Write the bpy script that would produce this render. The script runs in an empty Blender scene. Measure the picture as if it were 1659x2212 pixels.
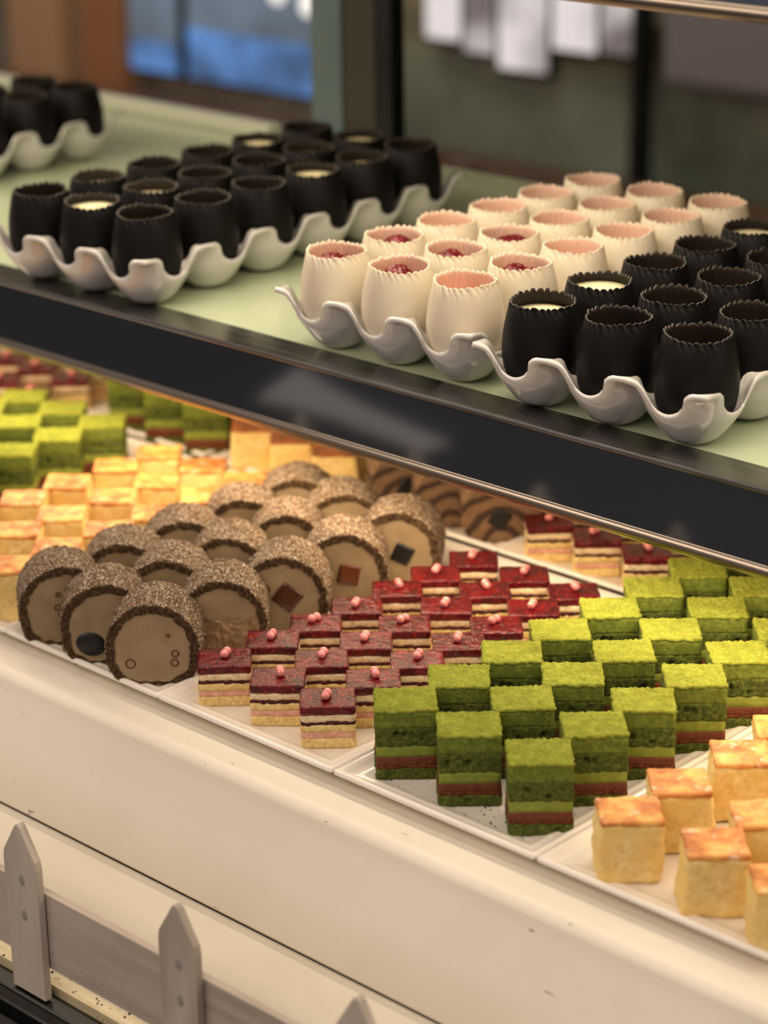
import bpy, math, random
import numpy as np
from mathutils import Vector, Matrix, noise

# ------------------------------------------------------------------ units: every number below is in centimetres
CM = 0.01
OX, OY = 80.0, -75.0                      # moves the case so that it lies about the world origin
def W(x, y, z=0.0): return Vector(((x + OX) * CM, (y + OY) * CM, z * CM))
def srgb(r, g, b):
    f = lambda c: (c / 255 / 12.92) if c <= 10 else ((c / 255 + 0.055) / 1.055) ** 2.4
    return (f(r), f(g), f(b), 1.0)
scene = bpy.context.scene
COL = scene.collection

# ------------------------------------------------------------------ camera
YAW, PITCH, ROLL = math.radians(43.434), math.radians(20.884), math.radians(-0.838)
cam_d = bpy.data.cameras.new('camera')
cam = bpy.data.objects.new('camera', cam_d); COL.objects.link(cam)
fwd = Vector((-math.sin(YAW) * math.cos(PITCH), math.cos(YAW) * math.cos(PITCH), -math.sin(PITCH)))
right = Vector((math.cos(YAW), math.sin(YAW), 0)); up = right.cross(fwd)
r2 = math.cos(ROLL) * right + math.sin(ROLL) * up
u2 = -math.sin(ROLL) * right + math.cos(ROLL) * up
m = Matrix((r2, u2, -fwd)).transposed().to_4x4(); m.translation = W(0, 0, 55.2)
cam.matrix_world = m
cam_d.sensor_fit = 'VERTICAL'; cam_d.sensor_height = 36.0; cam_d.sensor_width = 27.0
cam_d.lens = 5000 / 2212 * 36.0
cam_d.clip_start = 0.02; cam_d.clip_end = 60
cam_d.dof.use_dof = True; cam_d.dof.focus_distance = 1.215; cam_d.dof.aperture_fstop = 6.0
scene.camera = cam

# ------------------------------------------------------------------ world, lights, exposure
world = bpy.data.worlds.new('world'); scene.world = world; world.use_nodes = True
bg = world.node_tree.nodes['Background']; bg.inputs[0].default_value = srgb(176, 164, 160); bg.inputs[1].default_value = 0.62
def area(name, loc, rot, sx, sy, power, color, spread=180):
    d = bpy.data.lights.new(name, 'AREA'); d.shape = 'RECTANGLE'; d.size = sx * CM; d.size_y = sy * CM
    d.energy = power; d.color = srgb(*color)[:3]; d.spread = math.radians(spread)
    o = bpy.data.objects.new(name, d); COL.objects.link(o); o.location = W(*loc)
    o.rotation_euler = [math.radians(a) for a in rot]; return o
WARM = (255, 236, 210)
area('canopy_light', (-85, 72, 125), (0, 0, 0), 220, 16, 4.5, (255, 236, 210))
area('store_front_light', (-95, -35, 105), (50, 0, 0), 230, 70, 15.0, (255, 234, 212))
area('room_fill_light', (-300, 250, 150), (0, 0, 0), 200, 60, 14.0, (255, 240, 222))  # added fill that brightens the room behind; no such lamp is known
area('upper_strip_light', (-100, 93, 37.4), (12, 0, 0), 200, 1.4, 3.4, WARM)
area('lower_strip_light', (-100, 92.5, 11.05), (8, 0, 0), 200, 1.2, 2.9, (255, 228, 190))
area('lower_back_strip_light', (-115, 122, 11.3), (-10, 0, 0), 160, 1.2, 0.6, (255, 222, 176))
scene.view_settings.view_transform = 'Standard'; scene.view_settings.look = 'None'
scene.view_settings.gamma = 1.0; scene.view_settings.use_curve_mapping = False
scene.view_settings.exposure = 0.0
try:
    scene.cycles.use_denoising = True; scene.cycles.max_bounces = 8; scene.cycles.transparent_max_bounces = 12
    scene.cycles.caustics_reflective = False; scene.cycles.caustics_refractive = False
    scene.cycles.sample_clamp_indirect = 4.0
except Exception: pass

# ------------------------------------------------------------------ materials
class NT:
    def __init__(s, name):
        s.m = bpy.data.materials.new(name); s.m.use_nodes = True; s.t = s.m.node_tree
        s.b = s.t.nodes['Principled BSDF']; s._co = None
    def n(s, kind, **kw):
        x = s.t.nodes.new(kind)
        for k, v in kw.items(): setattr(x, k, v)
        return x
    def l(s, a, b): s.t.links.new(a, b)
    @property
    def co(s):
        if s._co is None:
            tc = s.n('ShaderNodeTexCoord'); oi = s.n('ShaderNodeObjectInfo')
            mul = s.n('ShaderNodeVectorMath', operation='SCALE'); cx = s.n('ShaderNodeCombineXYZ')
            s.l(oi.outputs['Random'], cx.inputs[0]); s.l(oi.outputs['Random'], cx.inputs[1])
            s.l(cx.outputs[0], mul.inputs[0]); mul.inputs['Scale'].default_value = 3.7
            ad = s.n('ShaderNodeVectorMath', operation='ADD')
            s.l(tc.outputs['Object'], ad.inputs[0]); s.l(mul.outputs[0], ad.inputs[1]); s._co = ad.outputs[0]
        return s._co
    def noise(s, scale, detail=4, rough=0.6, stretch=None):
        x = s.n('ShaderNodeTexNoise'); x.inputs['Scale'].default_value = scale
        x.inputs['Detail'].default_value = detail; x.inputs['Roughness'].default_value = rough
        c = s.co
        if stretch:
            mp = s.n('ShaderNodeMapping'); mp.inputs['Scale'].default_value = stretch; s.l(c, mp.inputs[0]); c = mp.outputs[0]
        s.l(c, x.inputs['Vector']); return x.outputs['Fac']
    def vor(s, scale, feature='F1', out='Distance', rnd=1.0):
        x = s.n('ShaderNodeTexVoronoi', feature=feature); x.inputs['Scale'].default_value = scale
        x.inputs['Randomness'].default_value = rnd
        s.l(s.co, x.inputs['Vector']); return x.outputs[out]
    def ramp(s, fac, stops):
        x = s.n('ShaderNodeValToRGB'); e = x.color_ramp.elements
        while len(e) < len(stops): e.new(0.5)
        for k, (p, c) in enumerate(stops):
            e[k].position = p; e[k].color = c if len(c) == 4 else srgb(*c)
        s.l(fac, x.inputs[0]); return x.outputs[0]
    def mix(s, fac, a, b, mode='MIX'):
        x = s.n('ShaderNodeMix', data_type='RGBA', blend_type=mode)
        if hasattr(fac, 'is_linked'): s.l(fac, x.inputs[0])
        else: x.inputs[0].default_value = fac
        for v, k in ((a, 6), (b, 7)):
            if hasattr(v, 'is_linked'): s.l(v, x.inputs[k])
            else: x.inputs[k].default_value = srgb(*v)
        return x.outputs[2]
    def val(s, fac, lo, hi, a=0.0, b=1.0):
        x = s.n('ShaderNodeMapRange'); x.inputs[1].default_value = lo; x.inputs[2].default_value = hi
        x.inputs[3].default_value = a; x.inputs[4].default_value = b; s.l(fac, x.inputs[0]); return x.outputs[0]
    def bump(s, h, strength=0.5, dist=0.05):
        x = s.n('ShaderNodeBump'); x.inputs['Strength'].default_value = strength
        x.inputs['Distance'].default_value = dist * CM; s.l(h, x.inputs['Height']); s.l(x.outputs[0], s.b.inputs['Normal'])
    def set(s, color=None, rough=None, metal=None, spec=None, coat=None, sss=None, sssr=None, trans=None, emit=None, es=None, ior=None, coatr=None):
        I = s.b.inputs
        if color is not None:
            if hasattr(color, 'is_linked'): s.l(color, I['Base Color'])
            else: I['Base Color'].default_value = srgb(*color)
        if rough is not None:
            if hasattr(rough, 'is_linked'): s.l(rough, I['Roughness'])
            else: I['Roughness'].default_value = rough
        for v, k in ((metal, 'Metallic'), (spec, 'Specular IOR Level'), (coat, 'Coat Weight'), (trans, 'Transmission Weight'), (ior, 'IOR'), (coatr, 'Coat Roughness')):
            if v is not None: I[k].default_value = v
        if sss is not None:
            I['Subsurface Weight'].default_value = sss; I['Subsurface Radius'].default_value = (1, 0.6, 0.35)
            I['Subsurface Scale'].default_value = (sssr or 0.3) * CM
        if emit is not None: I['Emission Color'].default_value = srgb(*emit); I['Emission Strength'].default_value = es
        return s
def simple(name, color, rough=0.5, **kw): return NT(name).set(color=color, rough=rough, **kw).m

M = {}
n = NT('matcha_powder'); f = n.noise(620, 6, 0.75); g = n.noise(160, 3)
n.set(color=n.mix(n.val(g, .35, .7), n.ramp(f, [(0.3, (124, 132, 44)), (0.5, (160, 168, 64)), (0.72, (190, 196, 96))]), (134, 142, 52)), rough=0.95, spec=0.1)
n.bump(f, 1.0, 0.12); M['powder'] = n.m
def crumb(name, dark, mid, light, sc=420, bump=0.9, dist=0.07, sss=None, rough=0.85):
    n = NT(name); f = n.noise(sc, 6, 0.7); v = n.vor(sc * 1.3)
    h = n.n('ShaderNodeMath', operation='MULTIPLY'); n.l(f, h.inputs[0]); n.l(n.val(v, 0, .6, .5, 1.2), h.inputs[1])
    n.set(color=n.ramp(f, [(0.3, dark), (0.5, mid), (0.72, light)]), rough=rough, spec=0.2, sss=sss)
    n.bump(h.outputs[0], bump, dist); return n.m
M['matcha_sponge'] = crumb('matcha_sponge', (46, 52, 20), (78, 88, 34), (118, 128, 54), 480)
M['matcha_cream'] = crumb('matcha_cream', (112, 122, 46), (128, 138, 56), (146, 156, 72), 200, 0.4, 0.03, rough=0.7)
M['matcha_mousse'] = crumb('matcha_mousse', (80, 92, 34), (102, 114, 42), (132, 144, 60), 330, 0.7, 0.05)
M['choc_mousse'] = crumb('chocolate_mousse', (84, 44, 28), (104, 56, 38), (120, 68, 46), 260, 0.35, 0.03, rough=0.6)
M['choc_crumb'] = crumb('chocolate_crumb', (52, 26, 12), (98, 52, 28), (150, 92, 56), 500, 1.0, 0.09)
M['yellow_sponge'] = crumb('yellow_sponge', (186, 150, 84), (222, 194, 128), (240, 220, 164), 420, 0.8, 0.06, sss=0.1)
M['pink_cream'] = crumb('pink_cream', (190, 130, 110), (214, 160, 140), (230, 190, 160), 240, 0.5, 0.04, sss=0.1)
M['pale_sponge'] = crumb('pale_sponge', (190, 158, 118), (228, 204, 166), (244, 228, 198), 430, 0.8, 0.07, sss=0.1)
M['jam'] = crumb('dark_jam', (40, 14, 12), (70, 28, 26), (110, 56, 50), 500, 0.9, 0.06, rough=0.45)
n = NT('raspberry_glaze'); v = n.vor(400, rnd=1.0); f = n.noise(90, 3); f2 = n.noise(240, 4, .6)
base = n.ramp(f, [(0.35, (58, 2, 10)), (0.55, (88, 3, 14)), (0.75, (112, 7, 20))])
seed = n.mix(n.val(v, 0.13, 0.2, 1, 0), base, (196, 52, 28))
n.set(color=seed, rough=0.12, spec=0.36, coat=0.0, coatr=0.05); n.bump(f2, 1.0, 0.16); M['glaze'] = n.m
n = NT('pink_pearl'); n.set(color=n.ramp(n.noise(300, 3), [(0.35, (206, 112, 112)), (0.65, (232, 150, 146))]), rough=0.28, metal=0.15, coat=0.4); M['pearl'] = n.m
n = NT('sugar_dusted_crust'); f = n.noise(1000, 3, .6); f3 = n.noise(420, 6, .7); v = n.vor(640)
br = n.ramp(f3, [(0.32, (56, 40, 26)), (0.5, (96, 73, 50)), (0.72, (132, 104, 76))])
n.set(color=n.mix(n.val(f, .555, .62), br, (226, 214, 196)), rough=0.9, spec=0.15)
n.bump(f3, 1.0, 0.12); M['crust_out'] = n.m
M['crust_in'] = crumb('dark_crust_crumb', (36, 24, 14), (76, 56, 36), (136, 108, 76), 520, 1.0, 0.18)
n = NT('caramel_cream'); f = n.noise(60, 3); f2 = n.noise(400, 4, .6, (1, 1, .15)); v = n.vor(260)
n.set(color=n.mix(n.val(v, .03, .06, 1, 0), n.ramp(f, [(0.3, (136, 116, 88)), (0.7, (154, 134, 104))]), (96, 68, 44)), rough=0.42, spec=0.35, sss=0.1); n.bump(f2, 0.35, 0.03); M['cream_brown'] = n.m
n = NT('torn_cream'); f = n.noise(170, 6, .7, (1, 1, .6)); n.set(color=n.ramp(f, [(0.3, (112, 82, 52)), (0.6, (166, 134, 98))]), rough=0.5); n.bump(f, 1.0, .25); M['torn'] = n.m
M['jelly_black'] = simple('black_jelly', (14, 13, 14), 0.42, coat=0.1)
M['jelly_brown'] = simple('brown_jelly', (66, 30, 14), 0.25, coat=0.4)
M['jelly_amber'] = simple('amber_jelly', (88, 38, 12), 0.3, coat=0.3)
M['ring'] = simple('caramel_ring', (84, 48, 26), 0.4)
n = NT('swirl_roll'); 
tc = n.n('ShaderNodeTexCoord'); gr = n.n('ShaderNodeTexWave', wave_type='RINGS', rings_direction='Y'); gr.inputs['Scale'].default_value = 27; gr.inputs['Distortion'].default_value = 2.2; gr.inputs['Detail Scale'].default_value = 2
n.l(tc.outputs['Object'], gr.inputs['Vector'])
n.set(color=n.ramp(gr.outputs['Fac'], [(0.25, (62, 40, 24)), (0.55, (122, 92, 64))]), rough=0.7); M['swirl'] = n.m
n = NT('castella_crumb'); f = n.noise(330, 6, .65); g = n.noise(55, 3)
n.set(color=n.mix(n.val(g, .35, .7), n.ramp(f, [(0.28, (196, 164, 98)), (0.5, (232, 206, 142)), (0.75, (245, 228, 176))]), (234, 200, 120)), rough=0.85, spec=.2, sss=0.25, sssr=.5)
n.bump(f, 0.7, 0.08); M['castella'] = n.m
n = NT('castella_skin'); f = n.noise(75, 4, .6); f2 = n.noise(500, 4, .6)
fl = n.noise(120, 5, .7)
n.set(color=n.mix(n.val(fl, .58, .68, 0, .75), n.ramp(f, [(0.3, (160, 84, 38)), (0.48, (204, 132, 66)), (0.66, (236, 184, 100))]), (240, 222, 196)), rough=0.5, spec=.4, sss=0.1); n.bump(f2, 0.4, 0.04); M['skin'] = n.m
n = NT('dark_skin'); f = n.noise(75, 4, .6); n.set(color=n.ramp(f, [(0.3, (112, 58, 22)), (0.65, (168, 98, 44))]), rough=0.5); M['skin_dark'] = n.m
n = NT('porcelain'); f = n.noise(26, 6, .7); n.set(color=n.ramp(f, [(0.26, (140, 140, 146)), (0.33, (196, 193, 190)), (0.7, (206, 203, 199))]), rough=0.12, spec=0.6, coat=0.3); M['porcelain'] = n.m
n = NT('plate_glaze'); n.set(color=n.ramp(n.noise(14, 3), [(0.3, (228, 220, 210)), (0.7, (238, 231, 222))]), rough=0.2, spec=0.5, coat=.3); M['plate'] = n.m
n = NT('ivory_shell'); f = n.noise(30, 3); n.set(color=n.ramp(f, [(0.3, (208, 197, 174)), (0.7, (218, 209, 188))]), rough=0.42, spec=0.4, sss=0.35, sssr=.35)
n.bump(n.noise(700, 3), 0.12, 0.02); M['ivory'] = n.m
M['ivory_in'] = simple('pink_lining', (226, 194, 172), 0.5, sss=0.3, sssr=.3)
n = NT('black_shell'); f = n.noise(900, 4, .7); n.set(color=n.ramp(f, [(0.35, (8, 7, 7)), (0.75, (18, 16, 16))]), rough=0.5, spec=0.17); n.bump(f, 0.25, 0.02); M['black'] = n.m
M['black_in'] = simple('black_lining', (34, 28, 22), 0.6, spec=.2)
M['black_lip'] = simple('chipped_edge_highlight', (74, 69, 60), .45)  # chipped rim edge, its bright highlight put into the colour
M['pink_mousse'] = simple('pink_mousse', (210, 140, 124), 0.5, sss=0.3)
M['white_cream'] = simple('white_cream', (244, 232, 190), 0.35, sss=0.3)
M['dark_mousse'] = simple('dark_mousse', (38, 30, 22), 0.6, spec=.2)
n = NT('raspberry'); n.set(color=n.ramp(n.noise(250, 3), [(0.3, (70, 6, 16)), (0.7, (128, 22, 34))]), rough=0.35, coat=.15); n.bump(n.vor(420), .8, .08); M['raspberry'] = n.m
n = NT('white_panel'); f = n.noise(7, 5, .6, (1, 1, 1)); sp = n.noise(260, 2, .5, (.25, 1, 1))
n.set(color=n.mix(n.val(sp, .755, .775), n.ramp(f, [(0.3, (222, 214, 198)), (0.7, (232, 225, 210))]), (150, 138, 122)), rough=0.42, spec=0.4); M['panel'] = n.m
n = NT('deck_white'); n.set(color=n.ramp(n.noise(9, 4), [(0.3, (222, 216, 200)), (0.7, (232, 226, 212))]), rough=0.25, spec=.5, coat=.2); M['deck'] = n.m
n = NT('ledge_white'); f = n.noise(16, 5, .6, (.4, 1, 1)); n.set(color=n.ramp(f, [(0.3, (206, 198, 176)), (0.7, (220, 213, 196))]), rough=0.5); M['ledge'] = n.m
n = NT('whitewashed_wood'); f = n.noise(60, 6, .6, (.5, 1, .12)); w = n.noise(220, 4, .6, (1, 1, .05))
wv = n.n('ShaderNodeTexWave', wave_type='RINGS'); wv.inputs['Scale'].default_value = 22; wv.inputs['Distortion'].default_value = 5; wv.inputs['Detail'].default_value = 3; wv.inputs['Detail Scale'].default_value = 1.2
mp = n.n('ShaderNodeMapping'); mp.inputs['Scale'].default_value = (1, 1, .18); n.l(n.co, mp.inputs[0]); n.l(mp.outputs[0], wv.inputs['Vector'])
sp = n.noise(900, 2, .5)
cw = n.mix(n.val(wv.outputs['Fac'], 0, .35, .55, 0), n.ramp(f, [(0.3, (172, 160, 148)), (0.5, (192, 181, 169)), (0.75, (204, 194, 182))]), (146, 134, 122))
n.set(color=n.mix(n.val(sp, .74, .76), cw, (84, 72, 62)), rough=0.6); n.bump(w, .15, .02); M['picket'] = n.m
M['plug'] = simple('grey_wood_plug', (150, 144, 134), 0.6)
n = NT('whitewashed_bar'); f = n.noise(60, 6, .6, (.1, 1, .9)); n.set(color=n.ramp(f, [(0.3, (160, 147, 136)), (0.5, (184, 172, 160)), (0.75, (198, 187, 175))]), rough=0.6); M['bar'] = n.m
n = NT('pale_plywood'); f = n.noise(70, 6, .65, (.08, 1, 1)); sp = n.noise(420, 3, .6)
n.set(color=n.mix(n.val(sp, .68, .71), n.ramp(f, [(0.3, (186, 170, 136)), (0.6, (222, 210, 180))]), (60, 52, 40)), rough=0.6); M['ply'] = n.m
M['rail_black'] = simple('black_rail', (20, 22, 22), 0.25, spec=.5)
M['rail_reflection'] = simple('grey_rail_reflection', (64, 68, 66), 0.35)
M['rail_grey'] = simple('dark_grey_sill', (26, 24, 24), 0.6)
n = NT('brushed_dark_metal'); f = n.noise(300, 4, .6, (.03, 1, 1)); n.set(color=n.ramp(f, [(0.3, (140, 138, 136)), (0.7, (168, 165, 162))]), rough=n.val(f, .3, .7, .14, .28), metal=.95); M['strip'] = n.m
n = NT('smoked_glass_fascia'); n.set(color=(116, 123, 136), rough=0.07, metal=.92); M['fascia'] = n.m
M['chrome'] = simple('chrome_edge', (160, 148, 134), 0.22, metal=1.0)
n = NT('frosted_green_glass'); f = n.noise(12, 3); n.set(color=n.ramp(f, [(0.3, (184, 196, 162)), (0.7, (196, 207, 178))]), rough=0.22, spec=.5, coat=.2); M['glass_shelf'] = n.m
M['underside'] = simple('shelf_underside', (206, 196, 176), 0.5)
M['white_rail'] = simple('white_rail', (206, 210, 190), 0.4)
M['post_black'] = simple('black_post', (10, 10, 11), 0.4)
M['stile_grey'] = simple('grey_stile', (120, 138, 142), 0.3, metal=.3)
M['stile_olive'] = simple('olive_stile', (66, 62, 50), 0.5)
n = NT('tinted_glass'); n.set(color=(206, 214, 206), rough=0.02, trans=1.0, ior=1.02, spec=.3); M['pane'] = n.m
M['led'] = NT('led_diffuser').set(color=(255, 240, 215), rough=.5, emit=(255, 222, 178), es=4.0).m
M['crumbs'] = crumb('green_crumbs', (40, 52, 10), (78, 98, 22), (120, 140, 40), 500)
M['dark_crumbs'] = simple('dark_crumbs', (40, 28, 18), .8)
M['cabinet'] = simple('counter_front', (60, 40, 32), 0.5)
n = NT('counter_wood'); f = n.noise(12, 5, .6); n.set(color=n.ramp(f, [(0.3, (86, 56, 46)), (0.7, (128, 90, 72))]), rough=.4); M['counter'] = n.m
n = NT('olive_wall'); n.set(color=n.ramp(n.noise(4, 4, .6), [(0.3, (120, 108, 88)), (0.7, (206, 192, 164))]), rough=.6); M['olive_wall'] = n.m
n = NT('grey_green_panel'); n.set(color=n.ramp(n.noise(4, 4, .6), [(0.3, (130, 134, 118)), (0.7, (200, 204, 184))]), rough=.5); M['grey_green'] = n.m
M['wood_tan'] = simple('tan_wood', (206, 164, 122), .5)
M['wood_brown'] = simple('brown_wood', (180, 124, 80), .5)
M['mauve'] = simple('mauve_cloth', (176, 164, 174), .7)
M['charcoal'] = simple('charcoal_paint', (34, 33, 34), .6)
M['floor'] = simple('dark_floor_tile', (60, 54, 48), .5)
def glow(name, stops, sc, strength):
    n = NT(name); c = n.ramp(n.noise(sc, 2, .5), stops); n.set(color=(20, 20, 20), rough=.3)
    n.l(c, n.b.inputs['Emission Color']); n.b.inputs['Emission Strength'].default_value = strength; return n.m
M['blue_screen'] = glow('blue_backlit_screen', [(0.35, (70, 96, 134)), (0.62, (110, 164, 238))], 6, 0.9)
M['slate_screen'] = glow('slate_backlit_screen', [(0.35, (92, 100, 106)), (0.7, (124, 140, 156))], 6, 0.7)
M['pink_window'] = glow('pinkish_lit_window', [(0.38, (120, 104, 106)), (0.58, (236, 216, 222))], 5, 1.5)
M['lamp'] = NT('white_lamp').set(color=(240, 240, 240), rough=.4, emit=(250, 244, 236), es=1.0).m

# ------------------------------------------------------------------ mesh helpers (vertices in cm, relative to the object's origin)
def mesh(name, verts, faces, mats, idx=None, smooth=True):
    me = bpy.data.meshes.new(name); me.from_pydata([tuple(c * CM for c in v) for v in verts], [], faces)
    for mt in (mats if isinstance(mats, (list, tuple)) else [mats]): me.materials.append(M[mt])
    if idx is not None: me.polygons.foreach_set('material_index', idx)
    if smooth: me.polygons.foreach_set('use_smooth', [True] * len(faces))
    me.update(); return me
def obj(name, me, parent=None, loc=None, rz=0.0):
    o = bpy.data.objects.new(name, me); COL.objects.link(o)
    if parent is not None: o.parent = parent
    if loc is not None: o.location = loc
    o.rotation_euler.z = rz; return o
def tag(o, label, cat, group=None):
    o['label'] = label; o['category'] = cat
    if group: o['group'] = group
    return o
def empty(name, loc, rz=0.0):
    o = bpy.data.objects.new(name, None); COL.objects.link(o); o.location = loc; o.rotation_euler.z = rz
    o.empty_display_size = .01; return o
def dup(root, loc, rz):
    r = root.copy(); COL.objects.link(r); r.location = loc; r.rotation_euler.z = rz
    for ch in list(root.children):
        c = ch.copy(); COL.objects.link(c); c.parent = r
        for g in list(ch.children):
            d = g.copy(); COL.objects.link(d); d.parent = c
    return r
def boxes(name, bl, mt, bevel=0.0):
    vs, fs = [], []
    for (x0, x1, y0, y1, z0, z1) in bl:
        b = len(vs); vs += [(x, y, z) for z in (z0, z1) for y in (y0, y1) for x in (x0, x1)]
        fs += [tuple(b + k for k in f) for f in ((0, 2, 3, 1), (4, 5, 7, 6), (0, 1, 5, 4), (2, 6, 7, 3), (0, 4, 6, 2), (1, 3, 7, 5))]
    return mesh(name, vs, fs, mt, smooth=False)
def wbox(name, x0, x1, y0, y1, z0, z1, mt, parent=None, bevel=0.0):
    cx, cy, cz = (x0 + x1) / 2, (y0 + y1) / 2, z0
    me = boxes(name, [(x0 - cx, x1 - cx, y0 - cy, y1 - cy, 0, z1 - z0)], mt)
    o = obj(name, me, parent); loc = W(cx, cy, cz)
    o.location = loc - (parent.location if parent is not None else Vector((0, 0, 0)))
    if bevel:
        b = o.modifiers.new('bevel', 'BEVEL'); b.width = bevel * CM; b.segments = 3
    return o
def nz(p, f, s=0): return noise.noise(Vector((p[0] * f + s, p[1] * f + s * 1.7, p[2] * f - s)))
def gridbox(name, w, d, z0, z1, nx, ny, nzz, mt, r=0.08, amp=0.03, fr=3.0, seed=0, holes=(), top_idx=None, extra=None):
    """box with shared surface vertices, rounded edges and a crumbly displaced skin"""
    key, vs = {}, []
    hw, hd, hz, cz = w / 2, d / 2, (z1 - z0) / 2, (z0 + z1) / 2; r = min(r, hz * .95)
    def V(i, j, k):
        if (i, j, k) in key: return key[(i, j, k)]
        p = Vector((-hw + w * i / nx, -hd + d * j / ny, -hz + 2 * hz * k / nzz))
        q = Vector((max(-hw + r, min(hw - r, p.x)), max(-hd + r, min(hd - r, p.y)), max(-hz + r, min(hz - r, p.z))))
        v = p - q; nrm = v.normalized() if v.length > 1e-6 else Vector((0, 0, 1))
        p = q + nrm * min(v.length, r) if v.length > 1e-6 else p
        a = Vector((nrm.x, nrm.y, nrm.z)); s = seed * 7.3
        dd = amp * (nz(p + Vector((0, 0, cz)), fr, s) + .6 * nz(p, fr * 2.7, s + 3) + .4 * nz(p, fr * 6, s + 9))
        p = p + a * dd
        if extra: p = extra(p, cz)
        for (hx, hzz, hr, hdep) in holes:
            if j == 0:
                dist = math.hypot((p.x - hx), (p.z + cz - hzz) * 1.3)
                if dist < hr: p.y += hdep * (1 - (dist / hr) ** 3)
        key[(i, j, k)] = len(vs); vs.append((p.x, p.y, p.z + cz)); return key[(i, j, k)]
    fs, ix = [], []
    for i in range(nx):
        for j in range(ny):
            fs.append((V(i, j, 0), V(i, j + 1, 0), V(i + 1, j + 1, 0), V(i + 1, j, 0))); ix.append(0)
            fs.append((V(i, j, nzz), V(i + 1, j, nzz), V(i + 1, j + 1, nzz), V(i, j + 1, nzz))); ix.append(top_idx or 0)
        for k in range(nzz):
            fs.append((V(i, 0, k), V(i + 1, 0, k), V(i + 1, 0, k + 1), V(i, 0, k + 1))); ix.append(0)
            fs.append((V(i, ny, k), V(i, ny, k + 1), V(i + 1, ny, k + 1), V(i + 1, ny, k))); ix.append(0)
    for j in range(ny):
        for k in range(nzz):
            fs.append((V(0, j, k), V(0, j, k + 1), V(0, j + 1, k + 1), V(0, j + 1, k))); ix.append(0)
            fs.append((V(nx, j, k), V(nx, j + 1, k), V(nx, j + 1, k + 1), V(nx, j, k + 1))); ix.append(0)
    return mesh(name, vs, fs, mt, ix)
def sphere(name, r, mt, seg=20, rings=12, c=(0, 0, 0), sc=(1, 1, 1)):
    vs, fs = [(c[0], c[1], c[2] - r * sc[2])], []
    for i in range(1, rings):
        a = -math.pi / 2 + math.pi * i / rings
        for j in range(seg):
            b = 2 * math.pi * j / seg
            vs.append((c[0] + r * sc[0] * math.cos(a) * math.cos(b), c[1] + r * sc[1] * math.cos(a) * math.sin(b), c[2] + r * sc[2] * math.sin(a)))
    vs.append((c[0], c[1], c[2] + r * sc[2])); T = len(vs) - 1
    for j in range(seg):
        fs.append((0, 1 + (j + 1) % seg, 1 + j)); fs.append((T, T - seg + j, T - seg + (j + 1) % seg))
        for i in range(rings - 2):
            a = 1 + i * seg
            fs.append((a + j, a + (j + 1) % seg, a + seg + (j + 1) % seg, a + seg + j))
    return mesh(name, vs, fs, mt)

# ------------------------------------------------------------------ the case: deck, panel, ledge, rails
XL, XR = -215.0, -20.0
case = empty('display_case', W(-100, 73, 0))
tag(case, 'white pastry display case with a stepped front panel and open rear', 'display case')
def casepart(name, me): o = obj(name, me, case); o.location = -case.location + W(0, 0, 0); return o
# deck and front panel: one bent sheet, its profile in (y, z) swept along x
prof = [(134, 0.0), (74.2, 0.0), (72.95, 0.0)]
for k in range(0, 9):
    a = math.radians(k * 90 / 8); prof.append((72.85 - .85 * math.sin(a), -.85 + .85 * math.cos(a)))
prof = prof[:-1] + [(71.75, -1.15), (70.4, -3.5), (69.05, -5.85), (69.05, -5.98), (69.6, -6.0), (73.0, -1.6), (73.6, -.8), (134, -.8)]
vs, fs = [], []
xs = [XL, -150, -100, -50, XR]
for x in xs:
    for (y, z) in prof: vs.append((x, y, z))
P = len(prof)
for i in range(len(xs) - 1):
    for k in range(P): fs.append((i * P + k, i * P + (k + 1) % P, (i + 1) * P + (k + 1) % P, (i + 1) * P + k))
me = mesh('deck_and_panel', vs, fs, 'panel'); o = casepart('deck_and_front_panel', me)
casepart('lower_ledge', mesh('lower_ledge', [(x, y, z) for x in (XL, XR) for (y, z) in ((62.6, -9.75), (69.2, -6.12), (69.2, -7.3), (62.6, -11.0))],
         [(0, 1, 5, 4), (1, 2, 6, 5), (2, 3, 7, 6), (3, 0, 4, 7)], 'ledge', smooth=False))
wbox('seam_strip', XL, XR, 69.1, 69.6, -6.14, -6.075, 'rail_black', case)
wbox('plywood_strip', XL, XR, 62.3, 63.9, -10.95, -9.45, 'ply', case)
wbox('front_rail', XL, XR, 60.2, 62.28, -11.4, -9.9, 'rail_black', case, .15)
wbox('front_rail_reflection', XL, XR, 61.0, 61.2, -9.9, -9.8, 'rail_reflection', case, .05)  # reflection line on the rail, put in as a raised grey strip
wbox('front_channel', XL, XR, 59.5, 60.2, -12.4, -11.0, 'rail_black', case)
wbox('outer_sill', XL, XR, 8.0, 59.7, -12.6, -10.2, 'rail_grey', case, .2)  # sill stretched forward out of view to keep the fascia's reflection dark
wbox('case_base', XL, XR, 52, 134, -95, -12.6, 'panel', case)
# rear frame of the case
rear = empty('rear_frame', W(-110, 135.5, -30)); tag(rear, 'grey and black rear door frame with tinted pane behind the trays', 'door frame')
wbox('rear_post', -127.8, -126.0, 134.6, 136.2, -30, 60, 'post_black', rear)
wbox('rear_stile', -135.3, -131.9, 135.0, 136.5, -30, 60, 'stile_grey', rear)
wbox('rear_door_edge', -131.9, -127.8, 135.2, 136.2, -30, 60, 'stile_olive', rear)
wbox('rear_pane', -126.0, -40.0, 135.4, 135.7, -30, 60, 'pane', rear)

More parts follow.
